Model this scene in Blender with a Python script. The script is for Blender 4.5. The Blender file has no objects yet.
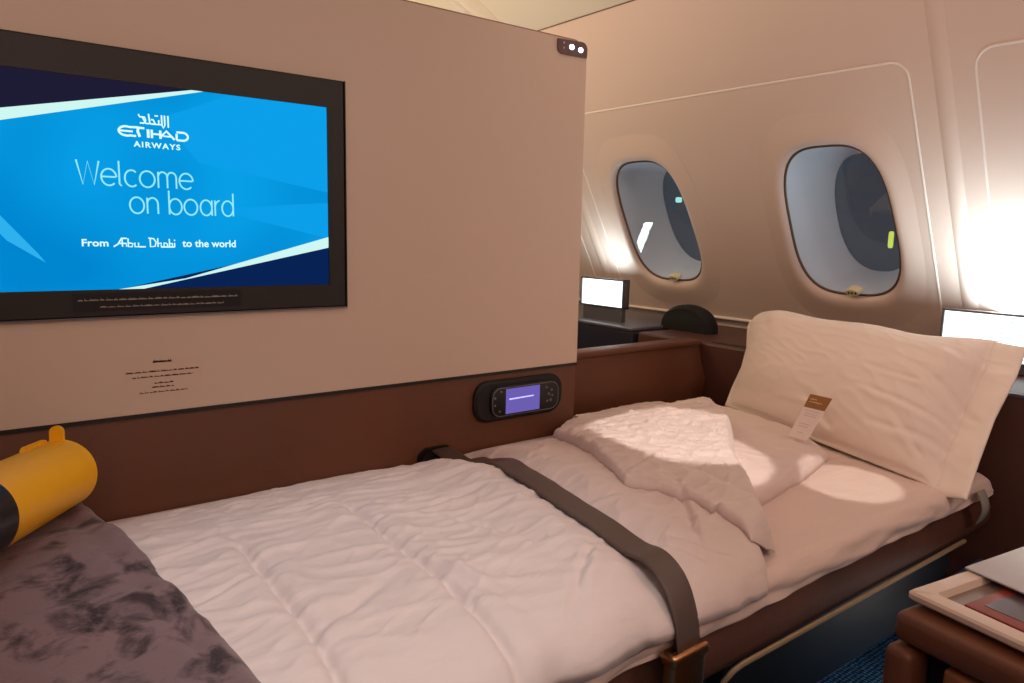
import bpy, bmesh, math, random
import numpy as np
from mathutils import Vector, Matrix

random.seed(4)
S = bpy.context.scene
COL = S.collection
H = 1.02                      # eye height above the floor

# ------------------------------------------------------------------ camera
cam = bpy.data.cameras.new('camera')
cam.lens = 731.08 / 1024 * 36
cam.sensor_width = 36
cam.sensor_fit = 'HORIZONTAL'
cam.clip_start = 0.02
co = bpy.data.objects.new('camera', cam)
COL.objects.link(co)
MX = Vector((0.7956, -0.6053, 0.0229)); 
ax = Vector((0.7956, 0.0711, -0.6014)); ay = Vector((-0.6052, 0.1309, -0.7852)); az = Vector((0.0229, 0.9888, 0.1472))
R3 = Matrix((ax, ay, az))     # rows world, columns camera
co.matrix_world = Matrix.Translation((0, 0, H)) @ R3.to_4x4()
S.camera = co

# ------------------------------------------------------------------ world, exposure
S.view_settings.view_transform = 'Standard'
S.view_settings.look = 'None'
S.view_settings.gamma = 1
S.view_settings.use_curve_mapping = False
S.view_settings.exposure = 0.38
w = bpy.data.worlds.new('night'); S.world = w
w.use_nodes = True
w.node_tree.nodes['Background'].inputs[0].default_value = (0.030, 0.035, 0.045, 1)
w.node_tree.nodes['Background'].inputs[1].default_value = 1.0

def lin(c):
    return tuple(((v / 255) / 12.92 if v / 255 <= 0.04045 else ((v / 255 + 0.055) / 1.055) ** 2.4) for v in c)

def lamp(kind, name, loc, target, power, color, size=None, **k):
    L = bpy.data.lights.new(name, kind)
    L.energy = power; L.color = color
    if kind == 'AREA':
        L.shape = 'RECTANGLE'; L.size = size[0]; L.size_y = size[1]
    elif size is not None:
        L.shadow_soft_size = size
    for a, b in k.items(): setattr(L, a, b)
    o = bpy.data.objects.new(name, L); COL.objects.link(o)
    o.location = loc
    d = Vector(target) - Vector(loc)
    o.rotation_euler = d.to_track_quat('-Z', 'Y').to_euler()
    return o

WARM = (1.0, 0.70, 0.575)
lamp('AREA', 'cabin_ceiling_light', (0.55, 0.1, H + 0.98), (0.75, 0.4, 0), 1.3, WARM, (1.3, 0.7))
lamp('AREA', 'side_fill_light', (0.2, -0.75, H + 0.62), (0.95, 1.4, H + .05), 6.6, WARM, (1.6, 0.5))  # added fill behind the camera, brightens partition and other upright faces
lamp('AREA', 'cove_light', (1.15, 1.0, H + 0.86), (2.1, 1.15, H + .25), 2.1, (1.0, 0.70, 0.60), (2.4, 0.12))
lamp('AREA', 'neighbour_ceiling_light', (0.9, 2.7, H + 0.95), (1.9, 2.4, H), 6, (1.0, 0.80, 0.52), (0.9, 0.5))
lamp('AREA', 'ceiling_fill_light', (0.7, 2.3, H + 0.1), (1.2, 2.7, H + 1.1), 7.5, (1.0, 0.84, 0.66), (0.6, 0.6))  # added fill aimed upward, only there to brighten the cream ceiling
lamp('AREA', 'aisle_light', (-0.9, 0.2, H + 0.9), (0.3, 0.8, 0.5), 1.2, (1.0, 0.86, 0.82), (0.5, 0.5))
lamp('AREA', 'carpet_fill_right', (1.3, -0.55, H + 0.55), (1.6, .65, .0), 3.0, (1.0, 0.84, 0.76), (0.3, 0.3))  # added fill without a fixture, lifts the dark carpet and rail
lamp('AREA', 'carpet_fill_low', (1.72, .36, H - .80), (1.64, .50, 0), 0.6, (1.0, .92, .86), (.12, .3))  # added fill hidden under the footrest shelf so the blue floor shows
# reading spots over the bed
lamp('SPOT', 'reading_spot_bed', (0.75, 0.15, H + 1.0), (1.245, 1.0, H - .42), 62, (1.0, 0.95, 0.88), 0.010, spot_size=math.radians(13.5), spot_blend=0.12)
lamp('SPOT', 'reading_spot_sheet', (0.85, 0.0, H + 1.0), (1.50, 0.755, H - .5), 50, (1.0, 0.95, 0.88), 0.010, spot_size=math.radians(7), spot_blend=0.2)
lamp('SPOT', 'reading_spot_foot', (0.1, 0.1, H + 1.0), (0.42, 0.82, H - .45), 34, (0.78, 0.92, 1.0), 0.06, spot_size=math.radians(36), spot_blend=0.9)

# ------------------------------------------------------------------ materials
def mat(name, rgb, rough=0.6, metal=0.0, spec=0.5, bump=None, vary=None, sheen=0.0, emit=None, coat=0.0, aniso=None, transm=0.0):
    m = bpy.data.materials.new(name); m.use_nodes = True
    nt = m.node_tree; b = nt.nodes['Principled BSDF']
    c = lin(rgb) if max(rgb) > 1 else rgb
    b.inputs['Base Color'].default_value = (*c, 1)
    b.inputs['Roughness'].default_value = rough
    b.inputs['Metallic'].default_value = metal
    b.inputs['Specular IOR Level'].default_value = spec
    b.inputs['Sheen Weight'].default_value = sheen
    b.inputs['Coat Weight'].default_value = coat
    b.inputs['Transmission Weight'].default_value = transm
    tc = nt.nodes.new('ShaderNodeTexCoord')
    if emit:
        b.inputs['Emission Color'].default_value = (*(lin(emit[0]) if max(emit[0]) > 1 else emit[0]), 1)
        b.inputs['Emission Strength'].default_value = emit[1]
    if vary:                               # (scale, other rgb)
        n = nt.nodes.new('ShaderNodeTexNoise'); n.inputs['Scale'].default_value = vary[0]
        n.inputs['Detail'].default_value = 5
        r = nt.nodes.new('ShaderNodeMix'); r.data_type = 'RGBA'
        r.inputs['A'].default_value = (*c, 1); r.inputs['B'].default_value = (*lin(vary[1]), 1)
        mr = nt.nodes.new('ShaderNodeMapRange'); mr.inputs[1].default_value = 0.38; mr.inputs[2].default_value = 0.62
        nt.links.new(tc.outputs['Object'], n.inputs['Vector'])
        nt.links.new(n.outputs['Fac'], mr.inputs[0]); nt.links.new(mr.outputs[0], r.inputs['Factor'])
        nt.links.new(r.outputs['Result'], b.inputs['Base Color'])
    if bump:                               # list of (scale vec, strength, distance)
        last = None
        for sc, st, di in bump:
            mp = nt.nodes.new('ShaderNodeMapping'); mp.inputs['Scale'].default_value = sc
            n = nt.nodes.new('ShaderNodeTexNoise'); n.inputs['Scale'].default_value = 1
            n.inputs['Detail'].default_value = 4; n.inputs['Distortion'].default_value = 0.6
            bp = nt.nodes.new('ShaderNodeBump'); bp.inputs['Strength'].default_value = st; bp.inputs['Distance'].default_value = di
            nt.links.new(tc.outputs['Object'], mp.inputs['Vector']); nt.links.new(mp.outputs[0], n.inputs['Vector'])
            nt.links.new(n.outputs['Fac'], bp.inputs['Height'])
            if last: nt.links.new(last.outputs[0], bp.inputs['Normal'])
            last = bp
        nt.links.new(last.outputs[0], b.inputs['Normal'])
    return m

M_PART = mat('partition_laminate', (214, 191, 173), 0.42, bump=[((400, 400, 400), 0.05, 0.001)])
M_LEATH = mat('brown_leather', (108, 64, 42), 0.42, bump=[((260, 260, 260), 0.25, 0.002)], vary=(3.5, (99, 58, 38)))
M_LEATHD = mat('dark_brown_leather', (82, 48, 34), 0.38, bump=[((220, 220, 220), 0.3, 0.002)], vary=(5, (70, 40, 29)))
M_LEATHC = mat('console_leather', (84, 50, 40), 0.45, bump=[((220, 220, 220), 0.3, 0.002)])
M_BASEL = mat('bed_leather', (100, 60, 42), 0.58, bump=[((220, 220, 220), 0.3, 0.002)], vary=(5, (86, 50, 36)))
M_BASEDK = mat('dark_base_laminate', (30, 24, 26), 0.5)
M_NAVY = mat('navy_laminate', (38, 36, 52), 0.45)
M_NAVYP = mat('dark_blue_upholstery', (58, 80, 106), 0.7, bump=[((300, 300, 300), .2, .001)])
M_WALL = mat('cabin_wall_plastic', (220, 194, 178), 0.5, bump=[((500, 500, 500), 0.06, 0.001)])
M_TRIM = mat('cabin_trim_plastic', (238, 224, 212), 0.4)
M_CEIL = mat('ceiling_plastic', (236, 222, 200), 0.55)
M_BEZEL = mat('window_surround_plastic', (222, 202, 190), 0.42)
M_REVEAL = mat('window_reveal_plastic', (226, 236, 248), 0.5)
M_SEAL = mat('window_seal_rubber', (96, 74, 62), 0.5)
M_PANE = mat('outer_window_night', (16, 20, 30), 0.06, spec=0.6)
M_CLIP = mat('vent_clip_plastic', (226, 214, 168), 0.4)
M_CLIPD = mat('vent_clip_slot', (70, 62, 36), 0.5)
M_BLACK = mat('black_gloss_plastic', (16, 13, 13), 0.3)
M_BLACKM = mat('black_matt_plastic', (20, 17, 17), 0.6)
M_COTTON = mat('white_cotton', (222, 200, 192), 0.72, sheen=0.25, bump=[((900, 900, 900), 0.12, 0.0006), ((16, 46, 30), 0.35, 0.006)])
M_SHEET = mat('cotton_sheet', (222, 196, 184), 0.75, sheen=0.2, bump=[((900, 900, 900), 0.12, 0.0006), ((18, 60, 40), 0.4, 0.005)])
M_PILLOW = mat('pillow_cotton', (238, 220, 208), 0.72, sheen=0.25, bump=[((900, 900, 900), 0.1, 0.0005)])
M_STRAP = mat('brown_webbing', (88, 68, 60), 0.5, bump=[((900, 120, 900), 0.5, 0.001)])
M_GOLD = mat('champagne_metal', (190, 140, 96), 0.32, metal=1.0)
M_RAIL = mat('brushed_metal_trim', (196, 172, 136), 0.5, metal=.7)
M_GREY = mat('grey_metal', (120, 118, 124), 0.35, metal=0.6)
M_TAB = mat('grey_webbing', (150, 142, 134), 0.7)
M_YEL = mat('yellow_leatherette', (255, 186, 14), 0.42, bump=[((220, 220, 220), 0.15, 0.001)])
M_CARDW = mat('card_paper', (232, 214, 204), 0.6)
M_CARDB = mat('card_brown_print', (150, 98, 52), 0.55)
M_INKW = mat('pale_print', (226, 190, 150), 0.6)
M_INKG = mat('grey_print', (170, 150, 150), 0.6)
M_INK = mat('brown_print', (70, 34, 26), 0.6)
M_LBL = mat('black_label', (6, 5, 6), 0.4)
M_LBLT = mat('label_print', (150, 144, 138), 0.5)
M_TANW = mat('tan_veneer', (150, 92, 54), 0.45, vary=(8, (132, 78, 44)))
M_TRAY = mat('cream_plastic', (206, 182, 164), 0.4)
M_MENU = mat('dark_plum_print', (74, 48, 58), 0.35)
M_MENUR = mat('red_print', (134, 44, 34), 0.35)
M_PAPER = mat('silver_paper', (190, 188, 192), 0.35)
M_GLASS = mat('inner_window_pane', (255, 255, 255), 0.02, spec=0.4)

def glass_mat(m):
    nt = m.node_tree; out = nt.nodes['Material Output']
    tr = nt.nodes.new('ShaderNodeBsdfTransparent'); tr.inputs[0].default_value = (0.99, 0.99, 0.99, 1)
    gl = nt.nodes.new('ShaderNodeBsdfGlossy'); gl.inputs['Roughness'].default_value = 0.02
    fr = nt.nodes.new('ShaderNodeValue'); fr.outputs[0].default_value = .07
    mx = nt.nodes.new('ShaderNodeMixShader')
    nt.links.new(fr.outputs[0], mx.inputs[0]); nt.links.new(tr.outputs[0], mx.inputs[1]); nt.links.new(gl.outputs[0], mx.inputs[2])
    nt.links.new(mx.outputs[0], out.inputs['Surface'])
glass_mat(M_GLASS)

def emis(name, rgb, s):
    m = bpy.data.materials.new(name); m.use_nodes = True
    nt = m.node_tree; nt.nodes.remove(nt.nodes['Principled BSDF'])
    e = nt.nodes.new('ShaderNodeEmission'); e.inputs[0].default_value = (*lin(rgb), 1); e.inputs[1].default_value = s
    nt.links.new(e.outputs[0], nt.nodes['Material Output'].inputs['Surface'])
    return m
E_BLUE = emis('screen_blue', (0, 146, 222), .78)
E_NAVY = emis('screen_navy', (30, 28, 52), .78)
E_NAVY2 = emis('screen_deep_blue', (8, 34, 84), .78)
E_STRIPE = emis('screen_pale_stripe', (206, 246, 240), .78)
E_TEXT = emis('screen_text', (214, 252, 255), .85)
E_TEXT2 = emis('screen_headline', (150, 236, 250), .78)
E_LAMP = emis('lamp_diffuser', (226, 244, 246), 2.2)
E_LED = emis('led_white', (250, 246, 255), 9.0)
E_REM = emis('remote_screen', (112, 98, 184), .7)
E_REMT = emis('remote_screen_line', (190, 176, 255), 1.2)
E_RLIGHT = emis('runway_light', (190, 205, 90), 1.0)
E_RLIGHT2 = emis('far_light', (150, 220, 210), 1.0)
# soft patches of the blue screen picture
nt = E_BLUE.node_tree
tc = nt.nodes.new('ShaderNodeTexCoord'); nz = nt.nodes.new('ShaderNodeTexNoise'); nz.inputs['Scale'].default_value = 3.2
nz.inputs['Detail'].default_value = 1
mx = nt.nodes.new('ShaderNodeMix'); mx.data_type = 'RGBA'
mx.inputs['A'].default_value = (*lin((0, 132, 206)), 1); mx.inputs['B'].default_value = (*lin((10, 166, 236)), 1)
mr = nt.nodes.new('ShaderNodeMapRange'); mr.inputs[1].default_value = .35; mr.inputs[2].default_value = .65
nt.links.new(tc.outputs['Object'], nz.inputs['Vector']); nt.links.new(nz.outputs['Fac'], mr.inputs[0])
nt.links.new(mr.outputs[0], mx.inputs['Factor']); nt.links.new(mx.outputs['Result'], nt.nodes['Emission'].inputs[0])

# velvet: plush with crushed darker patches
M_VELVET = mat('crushed_velvet', (92, 66, 66), 0.7, sheen=0.15)
nt = M_VELVET.node_tree; b = nt.nodes['Principled BSDF']
tc = nt.nodes.new('ShaderNodeTexCoord')
n1 = nt.nodes.new('ShaderNodeTexNoise'); n1.inputs['Scale'].default_value = 19; n1.inputs['Detail'].default_value = 8; n1.inputs['Roughness'].default_value = .6; n1.inputs['Distortion'].default_value = 0.5
mr = nt.nodes.new('ShaderNodeMapRange'); mr.inputs[1].default_value = .38; mr.inputs[2].default_value = .52
mx = nt.nodes.new('ShaderNodeMix'); mx.data_type = 'RGBA'
mx.inputs['A'].default_value = (*lin((50, 28, 30)), 1); mx.inputs['B'].default_value = (*lin((124, 96, 96)), 1)
nt.links.new(tc.outputs['Object'], n1.inputs['Vector']); nt.links.new(n1.outputs['Fac'], mr.inputs[0])
nt.links.new(mr.outputs[0], mx.inputs['Factor']); nt.links.new(mx.outputs['Result'], b.inputs['Base Color'])
n2 = nt.nodes.new('ShaderNodeTexNoise'); n2.inputs['Scale'].default_value = 260; n2.inputs['Detail'].default_value = 2
bp = nt.nodes.new('ShaderNodeBump'); bp.inputs['Strength'].default_value = .25; bp.inputs['Distance'].default_value = .002
nt.links.new(tc.outputs['Object'], n2.inputs['Vector']); nt.links.new(n2.outputs['Fac'], bp.inputs['Height']); nt.links.new(bp.outputs[0], b.inputs['Normal'])

# carpet: blue weave with paler dots
M_CARPET = mat('blue_woven_carpet', (34, 82, 132), 0.95, spec=0.1)
nt = M_CARPET.node_tree; b = nt.nodes['Principled BSDF']
tc = nt.nodes.new('ShaderNodeTexCoord')
vo = nt.nodes.new('ShaderNodeTexVoronoi'); vo.inputs['Scale'].default_value = 95; vo.inputs['Randomness'].default_value = 0.25
mr = nt.nodes.new('ShaderNodeMapRange'); mr.inputs[1].default_value = .12; mr.inputs[2].default_value = .5
mx = nt.nodes.new('ShaderNodeMix'); mx.data_type = 'RGBA'
mx.inputs['A'].default_value = (*lin((118, 176, 222)), 1); mx.inputs['B'].default_value = (*lin((22, 58, 104)), 1)
nt.links.new(tc.outputs['Object'], vo.inputs['Vector']); nt.links.new(vo.outputs['Distance'], mr.inputs[0])
nt.links.new(mr.outputs[0], mx.inputs['Factor']); nt.links.new(mx.outputs['Result'], b.inputs['Base Color'])
bp = nt.nodes.new('ShaderNodeBump'); bp.inputs['Strength'].default_value = .8; bp.inputs['Distance'].default_value = .003; bp.invert = True
nt.links.new(vo.outputs['Distance'], bp.inputs['Height']); nt.links.new(bp.outputs[0], b.inputs['Normal'])

# ------------------------------------------------------------------ mesh builder
class MB:
    def __init__(s): s.v = []; s.f = []; s.m = []; s.mats = []
    def mi(s, m):
        if m not in s.mats: s.mats.append(m)
        return s.mats.index(m)
    def add(s, vs, fs, m):
        k = len(s.v); i = s.mi(m)
        s.v += [tuple(p) for p in vs]
        s.f += [tuple(k + a for a in f) for f in fs]; s.m += [i] * len(fs)
        return s
    def box(s, lo, hi, m, r=0.0, seg=3, mtx=None):
        bm = bmesh.new(); bmesh.ops.create_cube(bm, size=1)
        for v in bm.verts:
            v.co = Vector([(lo[i] + hi[i]) / 2 + v.co[i] * (hi[i] - lo[i]) for i in range(3)])
        if r > 0:
            bmesh.ops.bevel(bm, geom=list(bm.edges), offset=r, segments=seg, profile=0.5, affect='EDGES', clamp_overlap=True)
        if mtx is not None: bmesh.ops.transform(bm, matrix=mtx, verts=list(bm.verts))
        bm.verts.index_update()
        s.add([v.co[:] for v in bm.verts], [[v.index for v in f.verts] for f in bm.faces], m)
        bm.free(); return s
    def grid(s, A, m, flip=False):          # A: n x k x 3
        n, k = A.shape[:2]
        fs = []
        for i in range(n - 1):
            for j in range(k - 1):
                q = (i * k + j, (i + 1) * k + j, (i + 1) * k + j + 1, i * k + j + 1)
                fs.append(q[::-1] if flip else q)
        s.add(A.reshape(-1, 3).tolist(), fs, m); return s
    def loft(s, rings, m, cap=True, closed=True):
        n = len(rings[0]); vs = [p for r in rings for p in r]; fs = []
        for i in range(len(rings) - 1):
            for j in range(n if closed else n - 1):
                a = i * n + j; b_ = i * n + (j + 1) % n
                fs.append((a, b_, b_ + n, a + n))
        if cap:
            fs.append(tuple(range(n))[::-1]); fs.append(tuple(range((len(rings) - 1) * n, len(rings) * n)))
        s.add(vs, fs, m); return s
    def tube(s, pts, r, m, n=10, closed=False, flat=1.0, up=(0, 0, 1)):
        pts = [Vector(p) for p in pts]; rings = []
        N = len(pts)
        for i, p in enumerate(pts):
            a = pts[(i - 1) % N] if (closed or i > 0) else p
            b_ = pts[(i + 1) % N] if (closed or i < N - 1) else p
            t = (b_ - a).normalized(); u = t.cross(Vector(up))
            if u.length < 1e-4: u = t.cross(Vector((1, 0, 0)))
            u.normalize(); w_ = u.cross(t)
            rr = r[i] if isinstance(r, (list, tuple)) else r
            rings.append([tuple(p + u * math.cos(2 * math.pi * k / n) * rr + w_ * math.sin(2 * math.pi * k / n) * rr * flat) for k in range(n)])
        if closed: rings.append(rings[0]); s.loft(rings, m, cap=False)
        else: s.loft(rings, m)
        return s
    def prism(s, poly, fn, t0, t1, m):      # poly 2D list, fn(a, b, t) -> 3D
        n = len(poly)
        vs = [fn(a, b_, t0) for a, b_ in poly] + [fn(a, b_, t1) for a, b_ in poly]
        fs = [tuple(range(n)), tuple(range(n, 2 * n))[::-1]] + [(i, i + n, (i + 1) % n + n, (i + 1) % n) for i in range(n)]
        s.add(vs, fs, m); return s
    def build(s, name, parent=None, smooth=True, origin=None, props=None, angle=40):
        me = bpy.data.meshes.new(name)
        off = Vector(origin) if origin is not None else (parent_origin(parent) if parent else Vector((0, 0, 0)))
        me.from_pydata([(p[0] - off.x, p[1] - off.y, p[2] - off.z) for p in s.v], [], s.f)
        for m in s.mats: me.materials.append(m)
        me.polygons.foreach_set('material_index', s.m)
        bm = bmesh.new(); bm.from_mesh(me)
        bmesh.ops.recalc_face_normals(bm, faces=list(bm.faces)); bm.to_mesh(me); bm.free()
        if smooth:
            me.polygons.foreach_set('use_smooth', [True] * len(me.polygons))
            try: me.set_sharp_from_angle(angle=math.radians(angle))
            except Exception: pass
        me.update()
        o = bpy.data.objects.new(name, me); COL.objects.link(o)
        if parent is not None:
            o.parent = parent
        o.location = Vector((0, 0, 0)) if parent is not None else off
        for a, b_ in (props or {}).items(): o[a] = b_
        return o
def parent_origin(p):
    v = Vector(p.location)
    while p.parent: p = p.parent; v += Vector(p.location)
    return v
def thing(name, loc, label, cat, group=None):
    o = bpy.data.objects.new(name, None); COL.objects.link(o); o.location = loc; o.empty_display_size = .05
    o['label'] = label; o['category'] = cat
    if group: o['group'] = group
    return o
def T(label, cat, group=None):
    d = {'label': label, 'category': cat}
    if group: d['group'] = group
    return d
ST = {'kind': 'structure'}

def rrect(cx, cy, hw, hh, r, n=8):
    out = []
    for (sx, sy, a0) in ((1, 1, 0), (-1, 1, 90), (-1, -1, 180), (1, -1, 270)):
        for k in range(n + 1):
            a = math.radians(a0 + 90 * k / n)
            out.append((cx + sx * (hw - r) + r * math.cos(a), cy + sy * (hh - r) + r * math.sin(a)))
    return out

# numpy gradient noise
_rs = np.random.RandomState(7); _P = _rs.permutation(512).astype(int); _P = np.concatenate([_P, _P, _P])
_G = np.stack([np.cos(np.linspace(0, 2 * np.pi, 64, endpoint=False)), np.sin(np.linspace(0, 2 * np.pi, 64, endpoint=False))], 1)
def pn(x, y, s=0):
    x = np.asarray(x, float) + 37.3 * s + 100; y = np.asarray(y, float) + 11.7 * s + 100
    xi = np.floor(x).astype(int); yi = np.floor(y).astype(int); xf = x - xi; yf = y - yi
    u = xf ** 3 * (xf * (6 * xf - 15) + 10); v = yf ** 3 * (yf * (6 * yf - 15) + 10)
    def g(a, b_): 
        h = _P[(_P[a & 511] + b_) & 511] & 63
        return _G[h]
    def d(a, b_, dx, dy): gg = g(a, b_); return gg[..., 0] * dx + gg[..., 1] * dy
    n00 = d(xi, yi, xf, yf); n10 = d(xi + 1, yi, xf - 1, yf); n01 = d(xi, yi + 1, xf, yf - 1); n11 = d(xi + 1, yi + 1, xf - 1, yf - 1)
    return (n00 * (1 - u) + n10 * u) * (1 - v) + (n01 * (1 - u) + n11 * u) * v
def ridge(x, y, s=0):
    return np.clip(1 - 3.2 * np.abs(pn(x, y, s)), 0, 1) ** 1.5

def text_mesh(txt, size, ext=0.0, offset=0.0, shear=0.0, spacing=1.0):
    cu = bpy.data.curves.new('tmp', 'FONT'); cu.body = txt; cu.size = size; cu.offset = offset; cu.shear = shear
    cu.space_character = spacing; cu.resolution_u = 3
    o = bpy.data.objects.new('tmp', cu); COL.objects.link(o)
    dg = bpy.context.evaluated_depsgraph_get(); dg.update()
    me = bpy.data.meshes.new_from_object(o.evaluated_get(dg))
    vs = [(v.co.x, v.co.y) for v in me.vertices]; fs = [tuple(p.vertices) for p in me.polygons]
    bpy.data.objects.remove(o); bpy.data.curves.remove(cu); bpy.data.meshes.remove(me)
    return vs, fs
def put_text(mb, txt, fn, x0, x1, z0, z1, m, offset=0.0, shear=0.0, spacing=1.0):
    """fit text into the box x0..x1, z0..z1 (z0 = bottom of its bounds) through fn(a, b)"""
    vs, fs = text_mesh(txt, 1.0, offset=offset, shear=shear, spacing=spacing)
    if not vs: return
    xs = [v[0] for v in vs]; ys = [v[1] for v in vs]
    ax_, bx_ = min(xs), max(xs); ay_, by_ = min(ys), max(ys)
    mb.add([fn(x0 + (v[0] - ax_) / (bx_ - ax_) * (x1 - x0), z0 + (v[1] - ay_) / (by_ - ay_) * (z1 - z0)) for v in vs], fs, m)
def ribbon(mb, pts, wd, fn, m):
    n = len(pts); L = []; Rr = []
    for i in range(n):
        a = pts[max(i - 1, 0)]; b_ = pts[min(i + 1, n - 1)]
        dx, dy = b_[0] - a[0], b_[1] - a[1]; l = math.hypot(dx, dy) or 1
        nx, ny = -dy / l * wd / 2, dx / l * wd / 2
        L.append(fn(pts[i][0] + nx, pts[i][1] + ny)); Rr.append(fn(pts[i][0] - nx, pts[i][1] - ny))
    mb.add(L + Rr, [(i, i + 1, n + i + 1, n + i) for i in range(n - 1)], m)
def arc(cx, cy, rx, ry, a0, a1, n=14):
    return [(cx + rx * math.cos(math.radians(a0 + (a1 - a0) * k / n)), cy + ry * math.sin(math.radians(a0 + (a1 - a0) * k / n))) for k in range(n + 1)]

# ================================================================== SETTING
XL, XR, Y0, Y1 = -1.6, 1.92, -0.9, 4.3
MB().box((XL, Y0, -0.04), (2.5, Y1, 0), M_CARPET).build('floor', smooth=False, props=ST)

# sidewall plane: u along +Y, v up the lean
PB = Vector((2.35, 0, H - .2)); SL = Vector((-.4847, 0, .8747)); NR = Vector((-.8747, 0, -.4847))
def WP(u, v, d=0.0): return tuple(PB + Vector((0, u, 0)) + SL * v + NR * d)
WINS = [(1.228, .28), (1.978, .28)]
HW, HH = .174, .262
def sup(t, hw, hh, p=3.2):
    c, s_ = math.cos(t), math.sin(t)
    k = (abs(c) ** p + abs(s_) ** p) ** (-1 / p)
    # windows narrow a little towards the top
    return hw * k * c * (1 - .05 * (k * s_)), hh * k * s_
NW = 72
def ang(i): return 2 * math.pi * i / NW
mb = MB()
vlo, vhi = -.16, .70
cells = [(.96, 1.59), (1.59, 2.28)]
def rect_pt(t, a, b_, c, d, cu, cv):
    dx, dy = math.cos(t), math.sin(t); k = 1e9
    if dx > 1e-9: k = min(k, (b_ - cu) / dx)
    if dx < -1e-9: k = min(k, (a - cu) / dx)
    if dy > 1e-9: k = min(k, (d - cv) / dy)
    if dy < -1e-9: k = min(k, (c - cv) / dy)
    return cu + dx * k, cv + dy * k
for (cu, cv), (a, b_) in zip(WINS, cells):
    th = sorted([ang(i) for i in range(NW)] + [math.atan2(y - cv, x - cu) % (2 * math.pi) for x in (a, b_) for y in (vlo, vhi)])
    def dirpt(t, sc):
        k = ((abs(math.cos(t)) / (HW * sc)) ** 3.2 + (abs(math.sin(t)) / (HH * sc)) ** 3.2) ** (-1 / 3.2)
        return WP(cu + k * math.cos(t), cv + k * math.sin(t), -.002)
    mb.loft([[WP(*rect_pt(t, a, b_, vlo, vhi, cu, cv)) for t in th], [dirpt(t, 1.2) for t in th]], M_WALL, cap=False)
def quad(mb, u0, u1, v0, v1, m=None):
    mb.add([WP(u0, v0), WP(u1, v0), WP(u1, v1), WP(u0, v1)], [(0, 1, 2, 3)], m or M_WALL)
quad(mb, .96, 2.28, vhi, 1.095)
quad(mb, Y0, .96, vlo, 1.095); quad(mb, 2.28, Y1, vlo, 1.095)
# upright foot of the wall down to the console
zf = WP(0, vlo)[2]; xf = WP(0, vlo)[0]
mb.add([(xf, Y0, zf), (xf, Y1, zf), (xf + .01, Y1, 0), (xf + .01, Y0, 0)], [(0, 1, 2, 3)], M_WALL)
mb.build('wall_right', props=ST, angle=50)

for i, (cu, cv) in enumerate(WINS):
    prof = [(1.42, -.0012), (1.38, -.0002), (1.33, .0010), (1.27, .0028), (1.20, .0052), (1.13, .0070), (1.08, .0066), (1.045, .0035), (1.02, -.002), (1.005, -.009), (.995, -.016), (.99, -.022)]
    mb = MB()
    rings = []
    lim = cells[i]
    for sc, d in prof:
        r_ = []
        for k in range(NW):
            p = sup(ang(k), HW, HH)
            r_.append(WP(cu + p[0] * sc, cv + p[1] * sc, d))
        rings.append(r_)
    mb.loft(rings, M_WALL, cap=False)
    win = mb.build('window_%d' % (i + 1), props=ST)
    # rubber seal line
    mb = MB()
    mb.tube([WP(cu + sup(ang(k), HW * .988, HH * .988)[0], cv + sup(ang(k), HW * .988, HH * .988)[1], -.014) for k in range(NW)], .0045, M_SEAL, n=6, closed=True, up=tuple(NR))
    mb.build('seal', win)
    # inner pane
    mb = MB(); 
    ring = [WP(cu + sup(ang(k), HW * .985, HH * .985)[0], cv + sup(ang(k), HW * .985, HH * .985)[1], -.02) for k in range(NW)]
    mb.add(ring, [tuple(range(NW))], M_GLASS); mb.build('inner_pane', win, smooth=False)
    # reveal: bowl that narrows to the outer window
    mb = MB(); rings = []
    for q in range(13):
        f = q / 12
        hw = HW * (1.03) * (1 - f ** 1.8) + .122 * f ** 1.8; hh = HH * 1.03 * (1 - f ** 1.8) + .215 * f ** 1.8
        cvv = cv * (1 - f) + .215 * f
        rings.append([WP(cu + sup(ang(k), hw, hh, 3.2 - .8 * f)[0], cvv + sup(ang(k), hw, hh, 3.2 - .8 * f)[1], -.018 - .185 * f) for k in range(NW)])
    mb.loft(rings, M_REVEAL, cap=False); mb.build('reveal', win)
    mb = MB()
    mb.add([WP(cu + sup(ang(k), .124, .222, 2.4)[0], .215 + sup(ang(k), .124, .222, 2.4)[1], -.2) for k in range(NW)], [tuple(range(NW))], M_GLASS)
    mb.build('outer_pane', win, smooth=False)
    # little oval vent clip at the foot of the inner pane
    vc = cv - HH * .925
    mb = MB()
    mb.loft([[WP(cu - .006 + k_ * .025 * math.cos(a), vc + k_ * .013 * math.sin(a), d_) for a in np.linspace(0, 2 * np.pi, 29)[:-1]] for k_, d_ in ((1, -.022), (1, .002), (.88, .005))], M_CLIP)
    for dx in (-.012, 0, .011):
        mb.loft([[WP(cu - .006 + dx + k_ * .0035 * math.cos(a), vc + k_ * .005 * math.sin(a), d_) for a in np.linspace(0, 2 * np.pi, 13)[:-1]] for k_, d_ in ((1, .004), (.9, .0062))], M_CLIPD)
    mb.build('vent_clip', win)
def outside_light(d, p, size, m, label, name):
    c = Vector(p) * d + Vector((0, 0, H)); mb = MB()
    mb.loft([[tuple(c + Vector((0, size[0] * k_ * math.cos(a), zz * size[1]))  + Vector((size[0] * k_ * math.sin(a), 0, 0))) for a in np.linspace(0, 2 * np.pi, 13)[:-1]] for k_, zz in ((.6, -1), (1, -.8), (1, .8), (.6, 1))], m)
    mb.build(name, props=T(label, 'light'))
outside_light(12, (.9020, .4315, .0020), (.035, .12), E_RLIGHT, 'yellow green light outside seen through the right window', 'apron_light')
outside_light(12, (.7633, .6443, .0475), (.05, .04), E_RLIGHT2, 'small pale cyan light outside seen through the left window', 'distant_light')

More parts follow.
